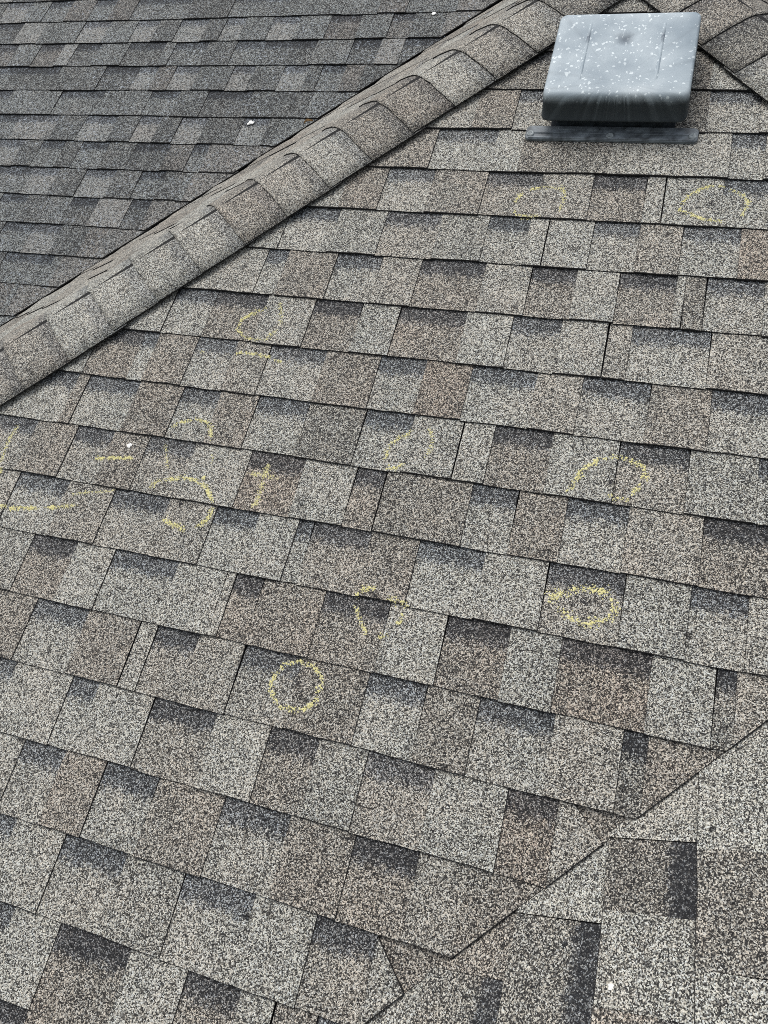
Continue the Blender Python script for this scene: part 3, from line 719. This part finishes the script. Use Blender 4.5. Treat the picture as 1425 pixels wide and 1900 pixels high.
# ------------------------------------------------------------------ roof vent
def vent_plastic():
    m, nt, b = new_mat('weathered_vent_plastic')
    tc = node(nt, 'ShaderNodeTexCoord').outputs['Object']
    sp = node(nt, 'ShaderNodeSeparateXYZ'); nt.links.new(tc, sp.inputs[0])
    x, y, z = sp.outputs
    # streaks fan out over the front from the middle of the lid
    ang = math_node(nt, 'ARCTAN2', x, math_node(nt, 'ADD', y, 0.10))
    cmb = node(nt, 'ShaderNodeCombineXYZ'); nt.links.new(ang, cmb.inputs[0])
    st = node(nt, 'ShaderNodeTexNoise'); st.inputs['Scale'].default_value = 9; st.inputs['Detail'].default_value = 4
    nt.links.new(cmb.outputs[0], st.inputs['Vector'])
    mp = node(nt, 'ShaderNodeMapping'); mp.inputs['Scale'].default_value = (1, 0.35, 0.35)
    nt.links.new(tc, mp.inputs['Vector'])
    # chalked by weather on the lid, still dark on the skirts; the limit is ragged
    lim = math_node(nt, 'ADD', z, math_node(nt, 'MULTIPLY', math_node(nt, 'SUBTRACT', st.outputs[0], 0.5), 0.030))
    mr = node(nt, 'ShaderNodeMapRange', interpolation_type='SMOOTHSTEP'); nt.links.new(lim, mr.inputs[0])
    mr.inputs[1].default_value = 0.080; mr.inputs[2].default_value = 0.108
    cl = node(nt, 'ShaderNodeTexNoise'); cl.inputs['Scale'].default_value = 9; cl.inputs['Detail'].default_value = 3
    nt.links.new(tc, cl.inputs['Vector'])
    top = ramp(nt, cl.outputs[0], [(0.3, (0.25, 0.305, 0.345)), (0.55, (0.36, 0.42, 0.455)), (0.75, (0.50, 0.555, 0.58))])
    front = ramp(nt, st.outputs[0], [(0.30, (0.016, 0.021, 0.025)), (0.55, (0.030, 0.038, 0.042)), (0.75, (0.060, 0.072, 0.078))])
    base = mix(nt, mr.outputs[0], front, top)
    # droplets and spatter
    v = node(nt, 'ShaderNodeTexVoronoi', feature='F1'); v.inputs['Scale'].default_value = 125
    wv = node(nt, 'ShaderNodeTexNoise'); wv.inputs['Scale'].default_value = 60; wv.inputs['Detail'].default_value = 3
    nt.links.new(tc, wv.inputs['Vector'])
    ad = node(nt, 'ShaderNodeVectorMath', operation='MULTIPLY_ADD'); nt.links.new(wv.outputs['Color'], ad.inputs[0]); ad.inputs[1].default_value = (0.022, 0.022, 0.022); nt.links.new(tc, ad.inputs[2])
    nt.links.new(ad.outputs[0], v.inputs['Vector'])
    sc = node(nt, 'ShaderNodeSeparateColor'); nt.links.new(v.outputs['Color'], sc.inputs[0])
    rad = math_node(nt, 'MULTIPLY', math_node(nt, 'SUBTRACT', math_node(nt, 'POWER', sc.outputs[0], 2.2), 0.14), 0.62)
    dots = math_node(nt, 'SUBTRACT', rad, v.outputs['Distance'])
    dm = ramp(nt, dots, [(0.0, (0, 0, 0)), (0.05, (1, 1, 1))])
    keep = ramp(nt, cl.outputs[0], [(0.35, (0.55, 0.55, 0.55)), (0.6, (1, 1, 1))])
    dm = mix(nt, 1.0, dm, keep, 'MULTIPLY')
    fm = math_node(nt, 'MULTIPLY', dm, math_node(nt, 'MULTIPLY', mr.outputs[0], 0.7))
    base = mix(nt, fm, base, (0.80, 0.87, 0.88))
    # ragged dark smudge in the dimple
    d2 = math_node(nt, 'SQRT', math_node(nt, 'ADD', math_node(nt, 'POWER', x, 2.0), math_node(nt, 'POWER', math_node(nt, 'SUBTRACT', y, 0.045), 2.0)))
    gr = ramp(nt, math_node(nt, 'ADD', d2, math_node(nt, 'MULTIPLY', math_node(nt, 'SUBTRACT', wv.outputs[0], 0.5), 0.02)), [(0.002, (0.35, 0.37, 0.41)), (0.028, (1, 1, 1))])
    base = mix(nt, 1.0, base, gr, 'MULTIPLY')
    nt.links.new(base, b.inputs['Base Color'])
    b.inputs['Specular IOR Level'].default_value = 0.3
    rr = ramp(nt, mr.outputs[0], [(0, (0.6,) * 3), (1, (0.5,) * 3)])
    nt.links.new(rr, b.inputs['Roughness'])
    bp = node(nt, 'ShaderNodeBump'); bp.inputs['Strength'].default_value = 0.15; bp.inputs['Distance'].default_value = 0.002
    nt.links.new(wv.outputs[0], bp.inputs['Height']); nt.links.new(bp.outputs[0], b.inputs['Normal'])
    return m

VENT = vent_plastic()
VDARK = plain('vent_dark_plastic', (0.022, 0.028, 0.034), 0.5, 60, 0.5)
VFL = plain('vent_flange_plastic', (0.13, 0.15, 0.165), 0.5, 45, 0.55)
VSC = plain('vent_boss_scuffed', (0.24, 0.27, 0.28), 0.6, 90, 0.6)
vent = bpy.data.objects.new('roof_vent', None)
COL.objects.link(vent)
VC = (-0.124, 0.139)                             # centre of the hood in the slope's axes
mv = fM.m.copy(); mv.translation = fM.m @ Vector((VC[0], VC[1], 0.0))
vent.matrix_world = mv
tag(vent, 'square black plastic roof vent with sun bleached spotted lid near the peak', 'roof vent')

def rrect(hx, hy, r, z, n=5):
    out = []
    for cx, cy, a0 in ((hx - r, hy - r, 0), (-hx + r, hy - r, 90), (-hx + r, -hy + r, 180), (hx - r, -hy + r, 270)):
        for i in range(n + 1):
            t = math.radians(a0 + 90 * i / n)
            out.append((cx + r * math.cos(t), cy + r * math.sin(t), z))
    return out

def loft(name, loops, mat, parent, smooth=True, cap_end=True, cap_start=False, loc=(0, 0, 0)):
    V = [p for l in loops for p in l]; n = len(loops[0]); F = []
    for i in range(len(loops) - 1):
        for j in range(n):
            k = (j + 1) % n
            F.append((i * n + j, i * n + k, (i + 1) * n + k, (i + 1) * n + j))
    if cap_end:
        F.append(tuple(range((len(loops) - 1) * n, len(loops) * n)))
    if cap_start:
        F.append(tuple(reversed(range(n))))
    me = bpy.data.meshes.new(name); me.from_pydata(V, [], F); me.materials.append(mat)
    if smooth:
        me.polygons.foreach_set('use_smooth', [True] * len(F))
    return link(name, me, parent, loc)

HX, HY = 0.1715, 0.156
loops = []
loops.append(rrect(HX - 0.010, HY - 0.010, 0.016, 0.088))      # inside of the lid
loops.append(rrect(HX - 0.004, HY - 0.004, 0.020, 0.043))
loops.append(rrect(HX - 0.001, HY - 0.001, 0.022, 0.0415))
loops.append(rrect(HX + 0.001, HY + 0.001, 0.023, 0.0425))     # rolled rim
loops.append(rrect(HX + 0.001, HY + 0.001, 0.023, 0.0460))
loops.append(rrect(HX - 0.0005, HY - 0.001, 0.022, 0.0475))
loops.append(rrect(HX - 0.001, HY - 0.006, 0.020, 0.070))
loops.append(rrect(HX - 0.0015, HY - 0.011, 0.018, 0.090))
loops.append(rrect(HX - 0.0025, HY - 0.0135, 0.017, 0.0985))
loops.append(rrect(HX - 0.0050, HY - 0.0180, 0.017, 0.1040))
loops.append(rrect(HX - 0.0095, HY - 0.0240, 0.017, 0.1060))
for k_, dz in ((0.86, 0.1064), (0.62, 0.1074), (0.40, 0.1080), (0.22, 0.1080), (0.12, 0.1066), (0.06, 0.1044), (0.02, 0.1036)):
    lp = rrect((HX - 0.0095) * k_, (HY - 0.024) * k_, 0.017 * k_, dz)
    yo = 0.045 * (1 - k_) * (1 if k_ < 0.9 else 0)
    loops.append([(x, y + yo, z) for x, y, z in lp])
hood = loft('hood', loops, VENT, vent)
for sx in (-1, 1):                                # two pressed ribs on the lid
    V, F = [], []
    prof = [(-0.0050, -0.0010), (-0.0026, 0.0016), (0.0, 0.0024), (0.0026, 0.0016), (0.0050, -0.0010)]
    ys = [-0.112 + 0.224 * i / 10 for i in range(11)]
    for i, yy in enumerate(ys):
        f = -1.2 if i in (0, 10) else 1.0
        for px, pz in prof:
            V.append((px, yy, 0.1070 + (0.0004 if abs(yy) < .08 else -0.0004) + (pz if pz < 0 else pz * f)))
    for i in range(10):
        for j in range(4):
            q = i * 5 + j
            F.append((q, q + 1, q + 6, q + 5))
    me = bpy.data.meshes.new('rib'); me.from_pydata(V, [], F); me.materials.append(VENT)
    me.polygons.foreach_set('use_smooth', [True] * len(F))
    link('rib', me, hood, (sx * 0.088, 0.004, 0))
loft('throat', [rrect(0.139, 0.130, 0.012, 0.000), rrect(0.139, 0.130, 0.012, 0.030), rrect(0.134, 0.125, 0.012, 0.095)], VDARK, vent)
# flange lying on the course below, with two long raised panels, a rolled front edge and nail bosses
FY0, FY1 = -0.177, 0.17
def slab(name, pts, z0, z1, bev, mat, parent):
    inner = [(x * (1 - bev / 0.2), y, z1) for x, y in pts]
    cx = sum(p[0] for p in pts) / len(pts); cy = sum(p[1] for p in pts) / len(pts)
    sh = lambda p, d: (p[0] - math.copysign(min(d, abs(p[0] - cx)), p[0] - cx), p[1] - math.copysign(min(d, abs(p[1] - cy)), p[1] - cy))
    return loft(name, [[(*p, z0) for p in pts], [(*p, z1 - bev) for p in pts], [(*sh(p, bev), z1) for p in pts]], mat, parent, smooth=False)
def rr2(x0, x1, y0, y1, r, n=4):
    return [(x + (x0 + x1) / 2, y + (y0 + y1) / 2) for x, y, z in rrect((x1 - x0) / 2, (y1 - y0) / 2, r, 0, n)]
fl_pts = rr2(-0.2085, 0.2055, FY0, -0.132, 0.012)
flange = slab('flange', fl_pts, 0.0005, 0.0070, 0.0012, VFL, vent)
slab('flange_plate', rr2(-0.150, 0.150, -0.133, 0.152, 0.004), -0.004, 0.0062, 0.001, VDARK, vent)
for x0, x1, y0, y1, r, zt in ((-0.196, -0.008, -0.159, -0.155, 0.0015, 0.0092), (0.010, 0.194, -0.159, -0.155, 0.0015, 0.0092),
                              (-0.200, 0.197, -0.1755, -0.1695, 0.0025, 0.0092), (-0.130, -0.028, -0.147, -0.136, 0.005, 0.0088), (0.034, 0.140, -0.147, -0.136, 0.005, 0.0088)):
    slab('raised_bead', rr2(x0, x1, y0, y1, r), 0.0066, zt, 0.0009, VFL, flange)
for bx, by in ((-0.196, -0.161), (0.0, -0.164), (0.193, -0.161)):
    ring = lambda r, z: [(r * math.cos(t * math.tau / 14), r * math.sin(t * math.tau / 14), z) for t in range(14)]
    loft('nail_boss', [ring(0.0100, 0.0066), ring(0.0092, 0.0096), ring(0.0062, 0.0104), ring(0.0045, 0.0086), ring(0.001, 0.0084)], VSC, flange, loc=(bx, by, 0))

# ------------------------------------------------------------------ chalk marks
CHALKM, ntc, bc = new_mat('yellow_chalk')
oi = node(ntc, 'ShaderNodeTexCoord')
nz = node(ntc, 'ShaderNodeTexNoise'); nz.inputs['Scale'].default_value = 300
ntc.links.new(oi.outputs['Object'], nz.inputs['Vector'])
ntc.links.new(ramp(ntc, nz.outputs[0], [(0.35, (0.58, 0.54, 0.24)), (0.6, (0.72, 0.68, 0.34)), (0.8, (0.80, 0.78, 0.52))]), bc.inputs['Base Color'])
bc.inputs['Roughness'].default_value = 0.95

def surf(u, v):
    """height of the shingles above the slope's plane at (u, v)"""
    k = math.ceil(-v / EXPO - 1e-6)
    lst = M_TABS.get(k)
    off = 0.0024
    if lst:
        ty = 'T'
        for t in lst:
            if t[0] <= u:
                ty = t[1]
        off = 0.0004 if ty == 'G' else 0.0024
    return off - STEP * (v - (-EXPO * k)) / EXPO

def chalk(strokes, label, dens, wd, seed):
    r = random.Random(seed)
    V, F = [], []
    allp = [p for st in strokes for p in st]
    cu = sum(p[0] for p in allp) / len(allp); cv = sum(p[1] for p in allp) / len(allp)
    for st in strokes:
        seg = list(zip(st, st[1:]))
        tot = sum(math.dist(p, q) for p, q in seg)
        # the stick skips: strength varies along the stroke
        ph = r.uniform(0, 6)
        n = int(tot * dens)
        for _ in range(n):
            d = r.uniform(0, tot); acc = d
            for p, q in seg:
                L = math.dist(p, q)
                if d <= L:
                    break
                d -= L
            f = min(1, d / max(L, 1e-6))
            strength = 0.66 + 0.40 * math.sin(acc * 95 + ph) * math.sin(acc * 37 + 2 * ph)
            if r.random() > strength:
                continue
            u = p[0] + (q[0] - p[0]) * f + r.gauss(0, wd); v = p[1] + (q[1] - p[1]) * f + r.gauss(0, wd)
            z = surf(u, v)
            rad = r.uniform(0.0008, 0.0020) * (1.3 if r.random() < 0.2 else 1)
            h = r.uniform(0.0005, 0.0011); a0 = r.uniform(0, 6.28); m = 5
            b0 = len(V)
            for j in range(m):
                t = a0 + j * math.tau / m; rr_ = rad * r.uniform(0.7, 1.3)
                V.append((u - cu + rr_ * math.cos(t), v - cv + rr_ * math.sin(t), z - 0.0003))
            V.append((u - cu + r.uniform(-.3, .3) * rad, v - cv + r.uniform(-.3, .3) * rad, z + h))
            for j in range(m):
                F.append((b0 + j, b0 + (j + 1) % m, b0 + m))
    me = bpy.data.meshes.new('chalk_mark'); me.from_pydata(V, [], F); me.materials.append(CHALKM)
    o = link('chalk_mark', me)
    mm = fM.m.copy(); mm.translation = fM.m @ Vector((cu, cv, 0)); o.matrix_world = mm
    tag(o, label, 'chalk mark', 'yellow chalk marks on the shingles')

CHALK_LOOK = {
    'square': ('open yellow chalk square just below the vent flange', 900, 0.0028),
    'ring_tr': ('yellow chalk oval at the right edge, level with the square below the vent', 900, 0.0028),
    'loop': ('teardrop loop of yellow chalk nearest the left hip caps', 900, 0.0028),
    'dash_up': ('broken yellow chalk dash right under the teardrop loop', 900, 0.0024),
    'arch_l': ('yellow chalk arch with loose ticks above the big chalk ring', 800, 0.0026),
    'dash_mid': ('short level yellow chalk dash beside a white dropping', 1500, 0.0026),
    'ring_big': ('large bold yellow chalk ring crossing a shingle edge', 1500, 0.0032),
    'stroke_l': ('steep yellow chalk stroke at the left edge of the roof', 1300, 0.0032),
    'dash_long': ('long broken yellow chalk line reaching the left edge, below the steep stroke', 1500, 0.0028),
    'dash_short': ('faint slanted yellow chalk dash between the long line and the big ring', 1000, 0.0022),
    'cross': ('yellow chalk cross right of the big chalk ring', 1700, 0.0032),
    'arch_c': ('open yellow chalk arch in the middle of the slope', 850, 0.0028),
    'ring_r': ('wide yellow chalk ring on the right, over a dark banded shingle', 850, 0.0032),
    'ring_br': ('smudged yellow chalk ring on the right, lowest on that side', 1000, 0.0050),
    'heart': ('broken heart shaped yellow chalk mark crossing a shingle edge', 850, 0.0030),
    'ring_low': ('round yellow chalk ring lowest of all the chalk marks', 850, 0.0028),
}
for i, (nm, strokes) in enumerate(CHALK):
    lab, dens, wd = CHALK_LOOK[nm]
    chalk(strokes, lab, dens * 1.9, wd, 100 + i)

# hail bruises inside the chalk marks: granules knocked off, bitumen showing
BRUISE = plain('bare_bitumen', (0.035, 0.034, 0.036), 0.9, 300, 0.4)
rb = random.Random(77)
for u0, v0, r0 in BRUISES:
    V, F = [], []
    for _ in range(75):
        t = rb.uniform(0, math.tau); q = r0 * abs(rb.gauss(0, 0.55))
        u, v = u0 + q * math.cos(t), v0 + q * 1.5 * math.sin(t)
        z = surf(u, v); rad = rb.uniform(0.0007, 0.0016); b0 = len(V); a0 = rb.uniform(0, 6)
        for j in range(5):
            w_ = a0 + j * math.tau / 5; rr_ = rad * rb.uniform(0.7, 1.3)
            V.append((u - u0 + rr_ * math.cos(w_), v - v0 + rr_ * math.sin(w_), z - 0.0003))
        V.append((u - u0, v - v0, z + 0.0004))
        V[-1] = (V[b0][0] * 0.5 + V[b0 + 2][0] * 0.5, V[b0][1] * 0.5 + V[b0 + 2][1] * 0.5, z + 0.0004)
        F += [(b0 + j, b0 + (j + 1) % 5, b0 + 5) for j in range(5)]
    me = bpy.data.meshes.new('hail_bruise'); me.from_pydata(V, [], F); me.materials.append(BRUISE)
    link('hail_bruise', me, dM, (u0, v0, 0))['kind'] = 'stuff'

# ------------------------------------------------------------------ droppings and a dry leaf
DROP = plain('chalky_white', (0.80, 0.80, 0.77), 0.8, 200, 0.15)
def blob(name, face, u, v, z, rad, seed, mat, label, cat, group=None, squash=0.25):
    r = random.Random(seed)
    V, F = [(0, 0, rad * squash)], []
    m = 11
    for ring, (rr_, zz) in enumerate(((0.55, 0.8), (1.0, 0.0))):
        for j in range(m):
            t = j * math.tau / m; q = rad * rr_ * r.uniform(0.65, 1.35)
            V.append((q * math.cos(t), q * math.sin(t), rad * squash * zz))
    for j in range(m):
        k = (j + 1) % m
        F.append((0, 1 + j, 1 + k)); F.append((1 + j, 1 + m + j, 1 + m + k, 1 + k))
    me = bpy.data.meshes.new(name); me.from_pydata(V, [], F); me.materials.append(mat)
    o = link(name, me)
    mm = face.m.copy(); mm.translation = face.m @ Vector((u, v, z)); o.matrix_world = mm
    return tag(o, label, cat, group)
G = 'white bird droppings on the roof'
blob('bird_dropping', fL, -1.511, 0.583, 0.0, 0.0125, 1, DROP, 'bright white bird dropping on a pale shingle of the lower roof', 'bird dropping', G)
blob('bird_dropping', fL, -0.916, 1.173, 0.0, 0.009, 2, DROP, 'small white bird dropping high on the lower roof near the top edge', 'bird dropping', G)
blob('bird_dropping', fM, -1.092, -1.033, surf(-1.092, -1.033) - 0.0003, 0.0062, 3, DROP, 'white bird dropping on the front slope above the short chalk dash', 'bird dropping', G)
blob('bird_dropping', fV, 1.683, -1.592, 0.0015, 0.0045, 4, DROP, 'tiny white speck on the shingles at the bottom right', 'bird dropping', G)

LEAF = plain('dry_leaf_brown', (0.22, 0.14, 0.06), 0.8, 150, 0.5)
vp = valley_point(0.585)
V, F = [], []
N = 8
for i in range(N + 1):
    t = i / N; w_ = 0.0075 * math.sin(math.pi * min(1, t * 0.94 + 0.03)) ** 0.8
    x = (t - 0.5) * 0.036; zc = 0.004 * math.sin(t * 5)
    V += [(x, -w_, 0.004 + zc + w_ * 0.5), (x, 0, zc + 0.0012), (x, w_, 0.004 + zc + w_ * 0.35)]
for i in range(N):
    for j in range(2):
        q = i * 3 + j
        F.append((q, q + 1, q + 4, q + 3))
V += [(v[0], v[1], v[2] - 0.0006) for v in V]
nn = 3 * (N + 1)
F += [tuple(reversed([q + nn for q in f])) for f in list(F)]
me = bpy.data.meshes.new('dry_leaf'); me.from_pydata(V, [], F); me.materials.append(LEAF)
lf = link('dry_leaf', me)
mm = fL.m.copy(); mm.translation = fL.m @ Vector((vp[0] - 0.008, vp[1], 0.006)); lf.matrix_world = mm @ Matrix.Rotation(0.6, 4, 'Z')
tag(lf, 'small curled brown dry leaf caught in the valley beside the hip caps', 'leaf')
